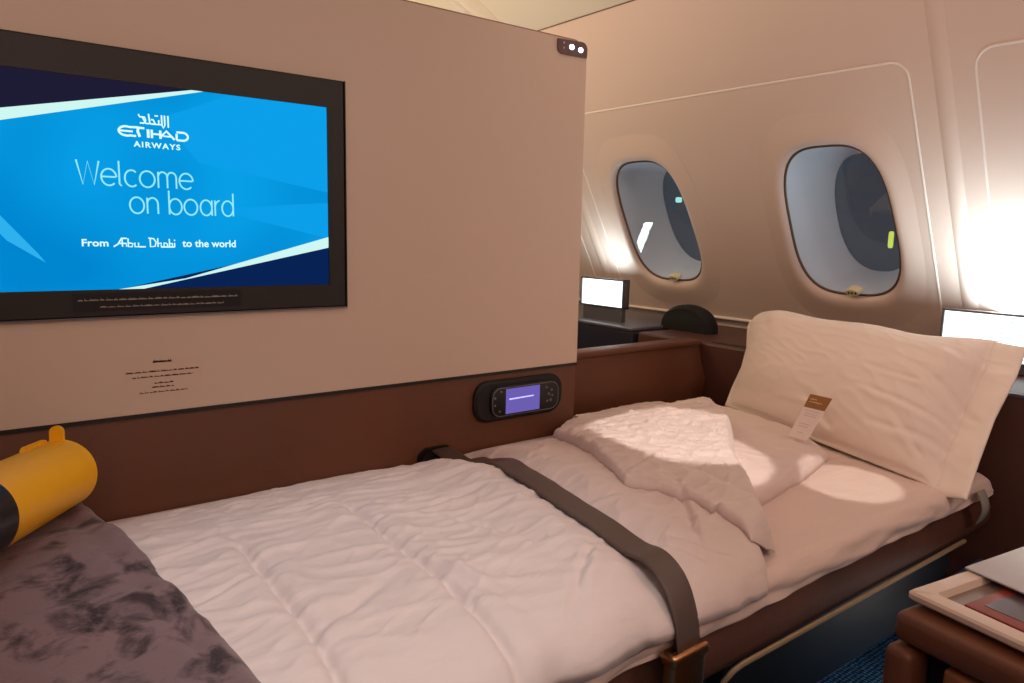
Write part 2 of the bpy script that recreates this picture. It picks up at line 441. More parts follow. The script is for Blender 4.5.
# raised seams, ribs and rails of the sidewall lining
def seam(n, path, r=.004, m=M_TRIM, flat=.8):
    mb = MB(); mb.tube([WP(u, v, 0) for u, v in path], r, m, n=8, up=tuple(NR), flat=flat); return mb.build('trim_%d' % n, props=ST)
def panel_path(a, b_, top=.755, rr=.045, low=-.15):
    p = [(a, low)] + [(a, v) for v in np.linspace(low + .05, top - rr, 8)]
    p += [(a + rr - rr * math.cos(t), top - rr + rr * math.sin(t)) for t in np.linspace(0, math.pi / 2, 8)]
    p += [(b_ - rr + rr * math.sin(t), top - rr + rr * math.cos(t)) for t in np.linspace(0, math.pi / 2, 8)]
    p += [(b_, v) for v in np.linspace(top - rr, low + .05, 8)] + [(b_, low)]
    return p
seam(1, panel_path(.954, 2.278), .0032)
seam(2, panel_path(-.52, .797), .0032)
seam(3, panel_path(2.44, 3.757), .0032)
for n_, (u0, u1) in enumerate(((.850, .897), (2.33, 2.385))):
    mb = MB(); A = []
    for v in np.linspace(-.15, 1.09, 20):
        A.append([WP(u0 + (u1 - u0) * t, v, .007 * math.sin(math.pi * t) ** .8 - .001) for t in np.linspace(0, 1, 9)])
    mb.grid(np.array(A), M_WALL); mb.build('trim_%d' % (4 + n_), props=ST)
mb = MB(); mb.tube([WP(u, -.128, .004) for u in np.linspace(Y0, Y1, 30)], .006, M_TRIM, n=8, up=tuple(NR)); mb.build('trim_6', props=ST)

# ceiling (curving down to the sidewall) with ribs
cp = [(1.8205, .758), (1.76, .79), (1.66, .845), (1.5, .92), (1.3, .985), (1.05, 1.04), (.7, 1.08), (.2, 1.1), (XL, 1.1)]
A = np.array([[(x, y, H + z) for x, z in cp] for y in np.linspace(Y0, Y1, 24)])
MB().grid(A, M_CEIL).build('ceiling', props=ST)
def rib(n, y, wd, m, d=.02):
    mb = MB(); R_ = []
    for i in range(len(cp) - 1):
        for f in np.linspace(0, 1, 5)[:-1]:
            x = cp[i][0] * (1 - f) + cp[i + 1][0] * f; z = cp[i][1] * (1 - f) + cp[i + 1][1] * f
            R_.append((x, z))
    R_.append(cp[-1])
    A = [[(x, y + wd * (t - .5), H + z - .001 - d * math.sin(math.pi * t)) for t in np.linspace(0, 1, 9)] for x, z in R_]
    mb.grid(np.array(A), m); mb.build('trim_%d' % n, props=ST)
rib(7, 2.42, .055, M_CEIL, .045); rib(8, 2.50, .025, M_TRIM, .02); rib(9, 0.94, .06, M_CEIL)
mb = MB(); mb.tube([(1.822, y, H + .756) for y in np.linspace(Y0, Y1, 20)], .003, M_SEAL, n=6); mb.build('trim_10', props=ST)
# walls that close the cabin
MB().box((XL - .04, Y0, 0), (XL, Y1, H + 1.12), M_PART).build('wall_left', smooth=False, props=ST)
MB().box((XL, Y0 - .04, 0), (2.45, Y0, H + 1.12), M_PART).build('wall_back', smooth=False, props=ST)
MB().box((XL, Y1, 0), (2.45, Y1 + .04, H + 1.12), M_WALL).build('wall_far', smooth=False, props=ST)

# suite partition
PY = 1.4
part = MB()
pr = [(XL, H - .334), (1.288, H - .334)] + [(1.278 - .0 + .0, H - .334)][:0] + [(1.284, H + .44), (1.279, H + .455), (1.266, H + .466), (XL, H + .455)]
part.prism(pr, lambda a, b_, t: (a, t, b_), PY, PY + .04, M_PART)
wf = part.build('wall_front', props=ST, smooth=False)
MB().box((XL, PY + .004, 0), (1.288, PY + .038, H - .338), M_LEATH, r=.003).build('lower_panel', wf)
MB().box((XL, PY - .0015, H - .340), (1.288, PY + .03, H - .333), M_BASEDK).build('shadow_gap', wf, smooth=False)
mb = MB(); mb.tube([(XL, PY + .02, H + .457), (1.262, PY + .02, H + .468), (1.278, PY + .02, H + .462), (1.286, PY + .02, H + .445), (1.290, PY + .02, H - .33)], .0075, mat('partition_edge', (150, 116, 96), .4), n=8, up=(0, 1, 0))
mb.build('edge_trim', wf)

# socket recess where the strap leaves the partition
mb = MB()
pth = [(.806, -.553), (.888, -.555), (.888, -.492), (.830, -.492), (.812, -.505)]
mb.prism([(a, H + b_) for a, b_ in pth], lambda a, b_, t: (a, t, b_), PY - .006, PY + .003, M_BLACK)
mb.prism([(.818, H - .55), (.878, H - .55), (.878, H - .503), (.83, H - .503), (.82, H - .512)], lambda a, b_, t: (a, t, b_), PY - .0075, PY, M_BLACKM)
mb.build('strap_socket', props=T('black socket in the brown panel where the brown strap begins', 'strap socket'))

# ================================================================== TELEVISION
tv = thing('television', (.3, PY, H - .157), 'wide black wall television showing a blue airline welcome screen', 'television')
mb = MB()
ox0, ox1, oz0, oz1 = -.040, .636, -.157, .286
ix0, ix1, iz0, iz1 = -.002, .600, -.1105, .2325
yf = PY - .010
O = [(ox0, oz0), (ox1, oz0), (ox1, oz1), (ox0, oz1)]; I = [(ix0, iz0), (ix1, iz0), (ix1, iz1), (ix0, iz1)]
vs = [(a, PY, H + c) for a, c in O] + [(a, yf + .003, H + c) for a, c in O] + [(a + (.003 if a < .3 else -.003), yf, H + c + (.003 if c < 0 else -.003)) for a, c in O] + [(a, yf, H + c) for a, c in I] + [(a, yf + .006, H + c) for a, c in I]
fs = []
for L_ in range(4):
    for k in range(4): a = L_ * 4 + k; b2 = L_ * 4 + (k + 1) % 4; fs.append((a, b2, b2 + 4, a + 4))
fs.append((0, 1, 2, 3))
mb.add(vs, fs, mat('tv_bezel', (30, 24, 24), .5)); mb.build('bezel', tv, smooth=False)
mb = MB(); mb.box((ox0, yf - .001, H + oz0 - .002), (ox1 + .002, PY, H + oz0 + .0005), M_GREY); mb.box((ox1, yf - .001, H + oz0), (ox1 + .002, PY, H + oz1), M_BLACKM); mb.build('lower_edge_trim', tv, smooth=False)
ys = yf + .004
def SC(a, b_, l=0): return (a, ys - l * .0004, H + b_)
mb = MB()
mb.add([SC(ix0, iz0), SC(ix1, iz0), SC(ix1, iz1), SC(ix0, iz1)], [(0, 1, 2, 3)], E_BLUE)
mb.add([SC(ix0, .145, 1), SC(.075, .165, 1), SC(.362, .2325, 1), SC(ix0, .2325, 1)], [(0, 1, 2, 3)], E_NAVY)
mb.add([SC(ix0, .132, 2), SC(.372, .2325, 2), SC(.352, .2325, 2), SC(ix0, .1535, 2)], [(0, 1, 2, 3)], E_STRIPE)
mb.add([SC(.225, -.1105, 1), SC(ix1, -.1105, 1), SC(ix1, -.03, 1)], [(0, 1, 2)], E_NAVY2)
mb.add([SC(.222, -.1105, 2), SC(.262, -.1105, 2), SC(ix1, -.038, 2), SC(ix1, -.017, 2), SC(.33, -.094, 2)], [(0, 1, 2, 3, 4)], E_STRIPE)
# faint diagonal facets in the blue picture
E_FAC = emis('screen_facet', (12, 158, 232), .78); E_FAC2 = emis('screen_highlight', (46, 176, 236), .78)
mb.add([SC(.30, .18, .3), SC(.42, .2325, .3), SC(.60, .2325, .3), SC(.60, .07, .3), SC(.36, .11, .3)], [(0, 1, 2, 3, 4)], E_FAC)
mb.add([SC(.38, .03, .3), SC(.60, -.02, .3), SC(.60, .05, .3)], [(0, 1, 2)], E_FAC)
mb.add([SC(.02, .035, .3), SC(.055, .02, .3), SC(.11, -.05, .3), SC(.12, -.065, .3), SC(.07, -.03, .3)], [(0, 1, 2, 3, 4)], E_FAC2)
fT = lambda a, b_: SC(a, b_, 3)
# --- stylised wordmark, drawn as strokes
wd = .0042
def fL(a, b_): return fT(.235 + (a - .235) * KX, b_)
KX = .945
def RB(pts, w_=None, m=None): ribbon(mb, pts, w_ or wd, fL, m or E_TEXT)
zt, zb = .1605, .1395                    # letter band top / bottom
# E as an open swoosh, then T I H A D
wd = .0034
RB(arc(.2475, .1532, .0125, .0075, 62, 298, 20)); RB([(.2530, .1600), (.2640, .1606), (.2765, .1600)]); RB([(.2365, .1532), (.2575, .1532)], .0030); RB([(.2530, .1465), (.2625, .1463)])
RB([(.2665, .1600), (.2655, .1540), (.2685, .1455)], .0044)
RB([(.2824, .1590), (.2824, .1452)], .0046)
RB([(.2884, .1590), (.2884, .1452)], .0040); RB([(.2884, .1522), (.3026, .1522)], .0030); RB([(.3026, .1590), (.3026, .1452)], .0040)
RB([(.3038, .1490), (.3128, .1588), (.3262, .1455)], .0036); RB([(.3075, .1500), (.3215, .1500)], .0026)
RB([(.3300, .1452), (.3300, .1560)], .0036); RB([(.3300, .1586)] + arc(.3400, .152, .0095, .0068, 80, -80, 14) + [(.3300, .1453)], .0034)
# arabic wordmark above
def AX(pts): return [(.2679 + (a - .2560) * .824, b_ - .0005) for a, b_ in pts]
for pts in ([(.3150, .1655), (.3150, .1850)], [(.3080, .1850), (.3080, .1690), (.3050, .1640), (.3020, .1690)], [(.3020, .1685), (.3020, .1850)],
            [(.3020, .1690), (.2960, .1690), (.2960, .1765)], [(.2960, .1690), (.2890, .1690), (.2850, .1760), (.2800, .1760)], [(.2890, .1690), (.2780, .1690)],
            [(.2780, .1685), (.2760, .1850)], [(.2760, .1690), (.2700, .1690), (.2640, .1780)], [(.2560, .1830), (.2580, .1790), (.2680, .1790), (.2700, .1740), (.2660, .1690), (.2580, .1690)]):
    RB(AX(pts), .0026)
RB(AX([(.2880, .1830), (.2950, .1830)]), .0022)
put_text(mb, 'AIRWAYS', fT, .2565, .3300, .1285, .1380, E_TEXT, offset=.025, spacing=1.25)
# --- headline in thin strokes
def glyphs(word, x, base, xh, asc, wv, kx=1.0):
    s0 = xh; s_ = xh * kx
    for ch in word:
        if ch == 'W':
            ww = s_ * 1.30
            ribbon(mb, [(x, base + asc), (x + ww * .25, base), (x + ww * .5, base + asc * .96), (x + ww * .75, base), (x + ww, base + asc)], wv, fT, E_TEXT2); x += ww + s_ * .10
        elif ch == 'e':
            r_ = s_ * .45; cx_ = x + r_
            ribbon(mb, [(x + .001, base + s0 * .52), (x + 2 * r_ - .001, base + s0 * .52)], wv, fT, E_TEXT2)
            ribbon(mb, arc(cx_, base + s0 * .5, r_, s0 * .5, 2, 315, 22), wv, fT, E_TEXT2); x += 2 * r_ + s_ * .17
        elif ch == 'l':
            ribbon(mb, [(x, base + asc * 1.06), (x, base + s0 * .12), (x + s_ * .12, base)], wv, fT, E_TEXT2); x += s_ * .33
        elif ch == 'c':
            r_ = s_ * .42
            ribbon(mb, arc(x + r_, base + s0 * .5, r_, s0 * .5, 50, 310, 20), wv, fT, E_TEXT2); x += 2 * r_ + s_ * .07
        elif ch == 'o':
            r_ = s_ * .47
            ribbon(mb, arc(x + r_, base + s0 * .5, r_, s0 * .5, 0, 360, 28), wv, fT, E_TEXT2); x += 2 * r_ + s_ * .22
        elif ch == 'm':
            ribbon(mb, [(x, base), (x, base + s0)], wv, fT, E_TEXT2); r_ = s_ * .29
            for q in range(2):
                cx_ = x + r_ + q * 2 * r_
                ribbon(mb, arc(cx_, base + s0 * .68, r_, s0 * .32, 175, 0, 12) + [(cx_ + r_, base)], wv, fT, E_TEXT2)
            x += 4 * r_ + s_ * .2
        elif ch == 'n':
            ribbon(mb, [(x, base), (x, base + s0)], wv, fT, E_TEXT2); r_ = s_ * .36
            ribbon(mb, arc(x + r_, base + s0 * .62, r_, s0 * .38, 175, 0, 12) + [(x + 2 * r_, base)], wv, fT, E_TEXT2); x += 2 * r_ + s_ * .22
        elif ch == 'b':
            ribbon(mb, [(x, base), (x, base + asc * 1.06)], wv, fT, E_TEXT2); r_ = s_ * .44
            ribbon(mb, arc(x + r_, base + s0 * .5, r_, s0 * .5, 180, -180, 26), wv, fT, E_TEXT2); x += 2 * r_ + s_ * .17
        elif ch in 'ad':
            r_ = s_ * .42
            ribbon(mb, arc(x + r_, base + s0 * .5, r_, s0 * .5, 0, 360, 26), wv, fT, E_TEXT2)
            ribbon(mb, [(x + 2 * r_, base + (s0 if ch == 'a' else asc * 1.06)), (x + 2 * r_, base)], wv, fT, E_TEXT2); x += 2 * r_ + s_ * .24
        elif ch == 'r':
            ribbon(mb, [(x, base), (x, base + s0)], wv, fT, E_TEXT2)
            ribbon(mb, arc(x + s_ * .38, base + s0 * .55, s_ * .38, s0 * .45, 175, 95, 8), wv, fT, E_TEXT2); x += s_ * .52
        else: x += s_ * .55
    return x
glyphs('Welcome', .1705, .0625, .0270, .0385, .0027, .925)
glyphs('on board', .2460, .0180, .0270, .0385, .0027, .865)
put_text(mb, 'From', fT, .1715, .2105, -.0385, -.0265, E_TEXT, offset=.02)
put_text(mb, 'to the world', fT, .3265, .4190, -.0385, -.0255, E_TEXT, offset=.02)
# script-like place name
q = .0023
fL = lambda a, b_: fT(.218 + (a - .219) * .93, b_)
bz = -.0385
for pts in ([(.219, bz), (.226, bz + .004), (.2330, bz + .015)], [(.2330, bz + .015), (.2335, bz)], [(.226, bz + .0055), (.2400, bz + .0055), (.2400, bz)],
            [(.2335, bz + .014), (.2410, bz + .014)], [(.2430, bz + .014), (.2430, bz), (.2490, bz), (.2510, bz + .005), (.2430, bz + .007)],
            [(.2540, bz + .007), (.2540, bz), (.2600, bz), (.2600, bz + .007)], [(.2600, bz), (.2720, bz)],
            [(.2800, bz + .015), (.2800, bz), (.2880, bz + .001), (.2900, bz + .008), (.2860, bz + .014), (.2770, bz + .015)],
            [(.2930, bz + .015), (.2930, bz)], [(.2930, bz + .005), (.2985, bz + .007), (.2985, bz), (.3035, bz), (.3035, bz + .007), (.3085, bz + .006)], [(.2985, bz), (.3220, bz)],
            [(.3090, bz + .006), (.3100, bz)], [(.3130, bz + .014), (.3130, bz)], [(.3130, bz + .006), (.3180, bz + .006), (.3180, bz)], [(.3220, bz + .007), (.3220, bz)]):
    RB(pts, q)
RB([(.3210, bz + .0115), (.3232, bz + .0115)], .0024)
mb.build('screen', tv, smooth=False)
# caption label on the lower bezel
mb = MB(); yl = yf - .0006
mb.add([(a, yl, H + c) for a, c in ((.153, -.1465), (.424, -.1465), (.424, -.1165), (.153, -.1165))], [(0, 1, 2, 3)], M_LBL)
def microline(mb, x0, x1, z, h, fn, m, seed):
    rr = random.Random(seed); x = x0
    while x < x1:
        w_ = h * rr.uniform(1.2, 3.6); e = min(x + w_, x1); hh = h * rr.uniform(.55, 1.0)
        zz = z - h * .5 + rr.uniform(-.06, .06) * h
        mb.add([fn(x, zz), fn(e, zz), fn(e, zz + hh * .5), fn((x + e) / 2, zz + hh * .75), fn(x, zz + hh * .45)], [(0, 1, 2, 3, 4)], m)
        if rr.random() < .6: mb.add([fn(x + w_ * .2, zz), fn(x + w_ * .2 + h * .18, zz), fn(x + w_ * .2 + h * .18, zz + h), fn(x + w_ * .2, zz + h)], [(0, 1, 2, 3)], m)
        x = e + h * rr.uniform(.15, .5)
fl = lambda a, b_: (a, yl - .0004, H + b_)
microline(mb, .160, .418, -.1265, .0042, fl, M_LBLT, 3); microline(mb, .192, .392, -.1385, .0036, fl, M_LBLT, 5)
mb.build('caption_label', tv, smooth=False)

# printed notice under the television
mb = MB(); fn = lambda a, b_: (a, PY - .0012, H + b_)
M_NPL = mat('notice_film', (214, 190, 171), .35)
mb.add([(a, PY - .0006, H + c) for a, c in ((.222, -.302), (.352, -.302), (.352, -.232), (.222, -.232))], [(0, 1, 2, 3)], M_NPL)
microline(mb, .270, .301, -.2405, .0052, fn, M_INK, 1); microline(mb, .271, .300, -.2400, .0052, fn, M_INK, 12)
for x0, x1, z, sd in ((.226, .347, -.2575, 2), (.236, .337, -.2668, 3), (.271, .303, -.2790, 4), (.267, .304, -.2862, 6), (.246, .326, -.2950, 7)):
    microline(mb, x0, x1, z, .0036, fn, M_INK, sd)
mb.build('wall_notice', smooth=False, props=T('small printed notice on the beige partition below the television', 'notice'))

# ================================================================== HANDSET
RCX = -.008
rc = thing('remote_handset', (1.104, PY, H - .46), 'black handset with a small violet screen docked in the brown panel', 'remote control')
mb = MB()
def rr_prism(mb, cx_, cz_, hw, hh, r, y0, y1, m, bev=.003):
    a = rrect(cx_, cz_, hw, hh, r, 10); b2 = rrect(cx_, cz_, hw - bev, hh - bev, max(r - bev, .001), 10)
    mb.loft([[(p, y0, q_) for p, q_ in a], [(p, y1 + bev, q_) for p, q_ in a], [(p, y1, q_) for p, q_ in b2]], m)
rr_prism(mb, 1.106, H - .404, .137, .050, .040, PY + .004, PY - .010, M_BLACKM, .006)
mb.build('dock', rc)
mb = MB(); rr_prism(mb, 1.116, H - .406, .106, .0375, .026, PY - .009, PY - .018, M_BLACK, .004); hs = mb.build('handset', rc)
mb = MB(); mb.tube([(a, PY - .0178, b_) for a, b_ in rrect(1.116, H - .406, .103, .0345, .024, 10)], .0013, M_GREY, n=6, closed=True, up=(0, 1, 0)); mb.build('metal_rim', hs)
mb = MB(); y_ = PY - .0184
mb.add([(a, y_, H + c) for a, c in ((1.052, -.4365), (1.158, -.4365), (1.158, -.3745), (1.052, -.3745))], [(0, 1, 2, 3)], E_REM)
mb.add([(a, y_ - .0004, H + c) for a, c in ((1.062, -.4025), (1.138, -.4010), (1.138, -.3980), (1.062, -.3990))], [(0, 1, 2, 3)], E_REMT)
mb.build('handset_screen', hs, smooth=False)
M_BTN = mat('button_print', (110, 106, 128), .5)
for bx, bz_, br in ((1.180, -.384, .003), (1.197, -.392, .003), (1.188, -.401, .0035), (1.199, -.406, .0028), (1.183, -.419, .0028), (1.194, -.418, .004), (1.037, -.380, .003), (1.019, -.394, .0035), (1.020, -.412, .003), (1.034, -.428, .003)):
    mb = MB(); mb.loft([[(bx + br * math.cos(a) * k, y, H + bz_ + br * math.sin(a) * k) for a in np.linspace(0, 2 * np.pi, 13)[:-1]] for k, y in ((1, PY - .0178), (1, PY - .0190), (.7, PY - .0196))], M_BTN); mb.build('button', hs)

for o_ in (rc,): o_.location.x += RCX
# corner reading light on the partition top
rl = thing('reading_light', (1.236, PY, H + .43), 'small twin reading light on the top corner of the partition', 'reading light')
mb = MB()
pl = [(1.187, .440), (1.189, .434), (1.194, .430), (1.200, .428), (1.281, .430), (1.282, .450), (1.279, .458), (1.273, .463), (1.264, .465), (1.187, .461)]
mb.prism([(a, H + b_) for a, b_ in pl], lambda a, b_, t: (a, t, b_), PY - .005, PY - .0005, mat('light_housing', (112, 92, 94), .35, metal=.4)); mb.build('housing', rl, smooth=False)
for cx_, cz_, r_ in ((1.230, .4475, .0068), (1.259, .4450, .0068)):
    mb = MB(); mb.loft([[(cx_ + r_ * math.cos(a) * k, y, H + cz_ + r_ * .85 * math.sin(a) * k) for a in np.linspace(0, 2 * np.pi, 25)[:-1]] for k, y in ((1, PY - .004), (1, PY - .006), (.6, PY - .0075))], E_LED); mb.build('bulb', rl)
M_PINK = mat('button_pink', (220, 180, 185), .4)
for cz_ in (.454, .442):
    mb = MB(); mb.loft([[(1.205 + .003 * math.cos(a) * k, y, H + cz_ + .003 * math.sin(a) * k) for a in np.linspace(0, 2 * np.pi, 13)[:-1]] for k, y in ((1, PY - .004), (.8, PY - .006))], M_PINK); mb.build('button', rl)

# ================================================================== BED
bed = thing('bed', (.9, 1.0, 0), 'long brown leather bed base with a metal edge trim beside the blue carpet', 'bed')
mb = MB(); R_ = []
for x in np.linspace(-.55, 1.9, 40):
    ring = [(.66, H - .672), (.638, H - .668), (.622, H - .658), (.616, H - .640), (.617, H - .61), (.628, H - .585), (.65, H - .575), (1.36, H - .575), (1.392, H - .60), (1.392, H - .72), (.90, H - .72), (.80, H - .69)]
    R_.append([(x, y, z) for y, z in ring])
mb.loft(R_, M_BASEL); mb.build('cushion_edge', bed)
MB().box((-.55, .84, 0.0), (1.88, 1.39, H - .70), M_BASEDK, r=.005).build('plinth', bed)
MB().box((.93, .640, H - .815), (1.76, .675, H - .660), mat('dark_drawer_front', (18, 21, 30), .5), r=.004).build('front_panel', bed)
mb = MB(); P_ = [(.880, .628, H - .815), (.888, .626, H - .74), (.905, .622, H - .68), (.918, .614, H - .662), (.935, .611, H - .656), (1.75, .611, H - .656)]
mb.tube(P_, .0048, M_RAIL, n=8, flat=1.0); mb.build('metal_trim', bed)

def side_noise(x, k): return .006 * pn(x * 5, k * 1.7, 3) + .004 * pn(x * 16, k * 2.6, 5)
mb = MB(); R_ = []
per = []
ya, yb, za, zb_ = .602, 1.394, H - .570, H - .520
for a in np.linspace(-90, 0, 6): per.append((yb - .02 + .02 * math.cos(math.radians(a)), za + .02 + .02 * math.sin(math.radians(a))))
for a in np.linspace(0, 90, 6)[1:]: per.append((yb - .02 + .02 * math.cos(math.radians(a)), zb_ - .02 + .02 * math.sin(math.radians(a))))
for y in np.linspace(yb - .03, ya + .05, 46): per.append((y, zb_))
for a in np.linspace(90, 180, 8): per.append((ya + .034 + .034 * math.cos(math.radians(a)), zb_ - .03 + .03 * math.sin(math.radians(a))))
for z in np.linspace(zb_ - .034, za + .004, 6): per.append((ya, z))
per.append((ya + .006, za)); per.append((ya + .02, za - .001))
for y in np.linspace(ya + .06, yb - .03, 5): per.append((y, za))
xs = np.linspace(-.5, 1.862, 260)
for i, x in enumerate(xs):
    r_ = []
    e = min(1, (xs[-1] - x) / .03); e = math.sqrt(max(0, 1 - (1 - e) ** 2))
    for j, (y, z) in enumerate(per):
        onside = max(0, min(1, (.66 - y) / .06)); top = 1 if z > zb_ - .02 else 0
        n1 = float(pn(x * 3.5 + z * 30, y * 4 + z * 12, 1)); n2 = float(pn(x * 12, z * 60 + y * 9, 2)); 
        yy = y + onside * (.007 * n1 + .007 * n2); 
        zz = z + top * (1 - onside) * (.006 * n1 + .004 * float(ridge(x * 5 + y * 3, y * 11 - x * 4, 9)))
        zz -= .040 * math.exp(-((x - .845) / .06) ** 2) * max(0, min(1, (y - 1.335) / .03)) * top
        if z < za + .01: zz += onside * .006 * float(pn(x * 6, .3, 8))
        zz = za + .005 + (zz - za - .005) * (.45 + .55 * e)
        r_.append((x, yy, zz))
    R_.append(r_)
mb.loft(R_, M_SHEET)
mat_o = mb.build('mattress', props=T('mattress under a pale fitted sheet on the brown bed base', 'mattress'), angle=70)
mb = MB(); A = []
for t in np.linspace(0, 1, 14):
    x0 = 1.735 + .012 * t; A.append([(x0 + q, .594 - .012 * math.sin(math.pi * t), H - .535 - .075 * t) for q in (0, .012, .024, .036)])
mb.grid(np.array(A), M_TAB); g = mb.build('strap_loop', mat_o, props={'label': 'grey webbing loop'})
md = g.modifiers.new('s', 'SOLIDIFY'); md.thickness = .003

# ---------- duvet
CROWN = [(.575, -.508), (.59, -.492), (.62, -.478), (.68, -.461), (.78, -.449), (.95, -.442), (1.1, -.447), (1.25, -.470), (1.31, -.490), (1.36, -.514), (1.41, -.522), (1.5, -.515)]
def crown(y): return np.interp(y, [a for a, _ in CROWN], [b_ for _, b_ in CROWN])
def xl(y): return np.interp(y, [.60, .655, .755, .82, .87, .995, 1.27, 1.36, 1.42], [.955, .98, .985, .965, .925, .985, 1.10, 1.20, 1.30])
def xr(y): return np.interp(y, [.60, .66, .87, 1.06, 1.22, 1.42], [1.01, 1.065, 1.265, 1.51, 1.65, 1.67])
def xrd(y): return np.minimum(xr(y), np.interp(y, [.58, .605, .64, .70, .76], [.95, .985, 1.02, 1.07, 1.3]))
def belt_x(y): return .76 + .139 * (y - .61)
def gauss(d, w_): return np.exp(-(d / w_) ** 2)
CREASES = [(.92, .74, 1.06, .70, .006, .006), (.88, .66, .99, .80, .006, .006), (.82, .86, .92, .84, .004, .005), (.98, .90, 1.08, .93, .004, .005),
           (.80, .72, .86, .63, .006, .007), (.84, .70, .92, .62, .005, .006), (.62, .66, .70, .72, .005, .006), (.52, .70, .47, .84, .006, .006),
           (.60, .92, .63, .84, .005, .005), (.14, .84, .30, .90, .004, .006), (.12, .98, .26, 1.04, .004, .006), (.30, .74, .42, .80, .005, .008),
           (.32, 1.10, .50, 1.12, .004, .006), (.22, 1.22, .44, 1.20, .004, .006), (.52, .98, .70, 1.00, .004, .006), (.90, 1.10, 1.02, 1.22, .004, .007)]
def duvet_z(x, y):
    z = crown(y).copy()
    e = np.clip((y - .6) / .1, 0, 1) * np.clip((1.39 - y) / .12, 0, 1)
    z += .012 * pn(x * 2.6, y * 3, 11) * e
    # baffle seams
    for sx, ya_, yb2, dep in ((.288, .45, 1.05, .009), (.478, .45, 1.1, .010), (1.07, .62, .9, .003)):
        ms = np.clip((y - ya_) / .05, 0, 1) * np.clip((yb2 - y) / .08, 0, 1)
        dd = x - (sx + .010 * pn(y * 4, 1.5, 21))
        z += -dep * gauss(dd, .007) * ms + .004 * gauss(np.abs(dd) - .03, .02) * ms
    # long soft wrinkles running along the bed, thinner creases between them
    wx = x + .03 * pn(x * 3, y * 3, 31); wy = y + .035 * pn(x * 3.3, y * 2.2, 32)
    lf = np.where(x < belt_x(y), 1.0, .45)
    z += lf * .0036 * ridge(wx * 2.8 + wy * 1.6, wy * 11 - wx * 2.2, 33) * e
    z += lf * .0034 * ridge(wx * 5 - wy, wy * 19 + wx * 4, 34) ** 1.5 * e
    z += .0026 * ridge(wx * 9 + wy * 4, wy * 26 - wx * 8, 36) ** 2 * e
    z += .0012 * pn(wx * 24, wy * 60 + wx * 12, 35)
    for (x0, y0, x1, y1, dp, wd_) in CREASES:
        L2 = (x1 - x0) ** 2 + (y1 - y0) ** 2
        tt = np.clip(((x - x0) * (x1 - x0) + (y - y0) * (y1 - y0)) / L2, 0, 1)
        dd = ((x - x0) * (y1 - y0) - (y - y0) * (x1 - x0)) / math.sqrt(L2) + .006 * pn(x * 14, y * 14, 44)
        al = np.hypot(x - (x0 + tt * (x1 - x0)), y - (y0 + tt * (y1 - y0)))
        fade = np.sin(np.pi * np.clip(tt, .02, .98)) ** .5 * (al < wd_ * 5 + .02)
        z += -dp * gauss(dd, wd_) * fade + dp * .8 * gauss(dd - wd_ * 2, wd_ * 1.4) * fade
    # gathers at the strap
    b_ = x - belt_x(y)
    g_ = np.exp(-(np.abs(b_) / .075) ** 1.6)
    z += -.010 * gauss(b_, .036) + .010 * (gauss(np.abs(b_) - .085, .04)) * e
    z += .004 * g_ * pn(x * 5, y * 30, 41)
    z += -.034 * gauss(x - .845, .085) * np.clip((y - 1.10) / .22, 0, 1)
    # near hem scallops
    h_ = gauss(y - .62, .05)
    z += .010 * h_ * pn(x * 9, y * 3, 51)
    return z
def edge_prof(d, r):
    d = np.clip(d / r, 0, 1); return np.sqrt(np.clip(1 - (1 - d) ** 2, 0, 1))
def layer(mb, X, Y, Zt, Zb, m):
    n, k = X.shape
    top = np.stack([X, Y, Zt], -1); bot = np.stack([X, Y, Zb], -1)
    base = len(mb.v)
    mb.grid(top, m); mb.grid(bot, m, flip=True)
    off = n * k; fs = []
    loop = [(i, 0) for i in range(n)] + [(n - 1, j) for j in range(1, k)] + [(i, k - 1) for i in range(n - 2, -1, -1)] + [(0, j) for j in range(k - 2, 0, -1)]
    idx = [i * k + j for i, j in loop]
    mi = mb.mi(m)
    for a, b2 in zip(idx, idx[1:] + idx[:1]):
        mb.f.append((base + a, base + b2, base + b2 + off, base + a + off)); mb.m.append(mi)
NX, NY = 330, 190
s = np.linspace(0, 1, NX)[:, None] * np.ones((1, NY)); t = np.linspace(0, 1, NY)[None, :] * np.ones((NX, 1))
xx = .0 + s * 1.0
ynear = .590 + .010 * pn(s * 11, 0 * s, 61) + .006 * pn(s * 27, 0 * s, 62) - .004
Yv = ynear + (1.394 - ynear) * (t ** .92)
X0_ = .03 + (xrd(Yv) - .042) * s
yfar = 1.394 - .036 * gauss(X0_ - .845, .055)
Yv = ynear + (yfar - ynear) * (t ** .92)
Xv = .03 + (xrd(Yv) - .012 - .03) * s
Yv = np.where(Xv > 1.3, np.minimum(Yv * 1, 1.46), Yv)
base_z = -.5165 - .012 * np.clip((.62 - Yv) / .03, 0, 1)
zt_ = duvet_z(Xv, Yv)
dl = (Yv - ynear); dr = (yfar - Yv); dx_ = (xrd(Yv) - .012 - Xv)
ep = edge_prof(dl + .002, .035) * edge_prof(dr + .002, .05) * edge_prof(dx_ + .002, .06)
Zt = H + base_z + (zt_ - base_z) * (.10 + .90 * ep)
Zb = np.full_like(Zt, 0) + H + base_z - .004
mb = MB(); layer(mb, Xv, Yv, Zt, Zb, M_COTTON)
duvet = mb.build('duvet', props=T('puffy white duvet spread over the bed with its upper corner folded back', 'duvet'), angle=180)

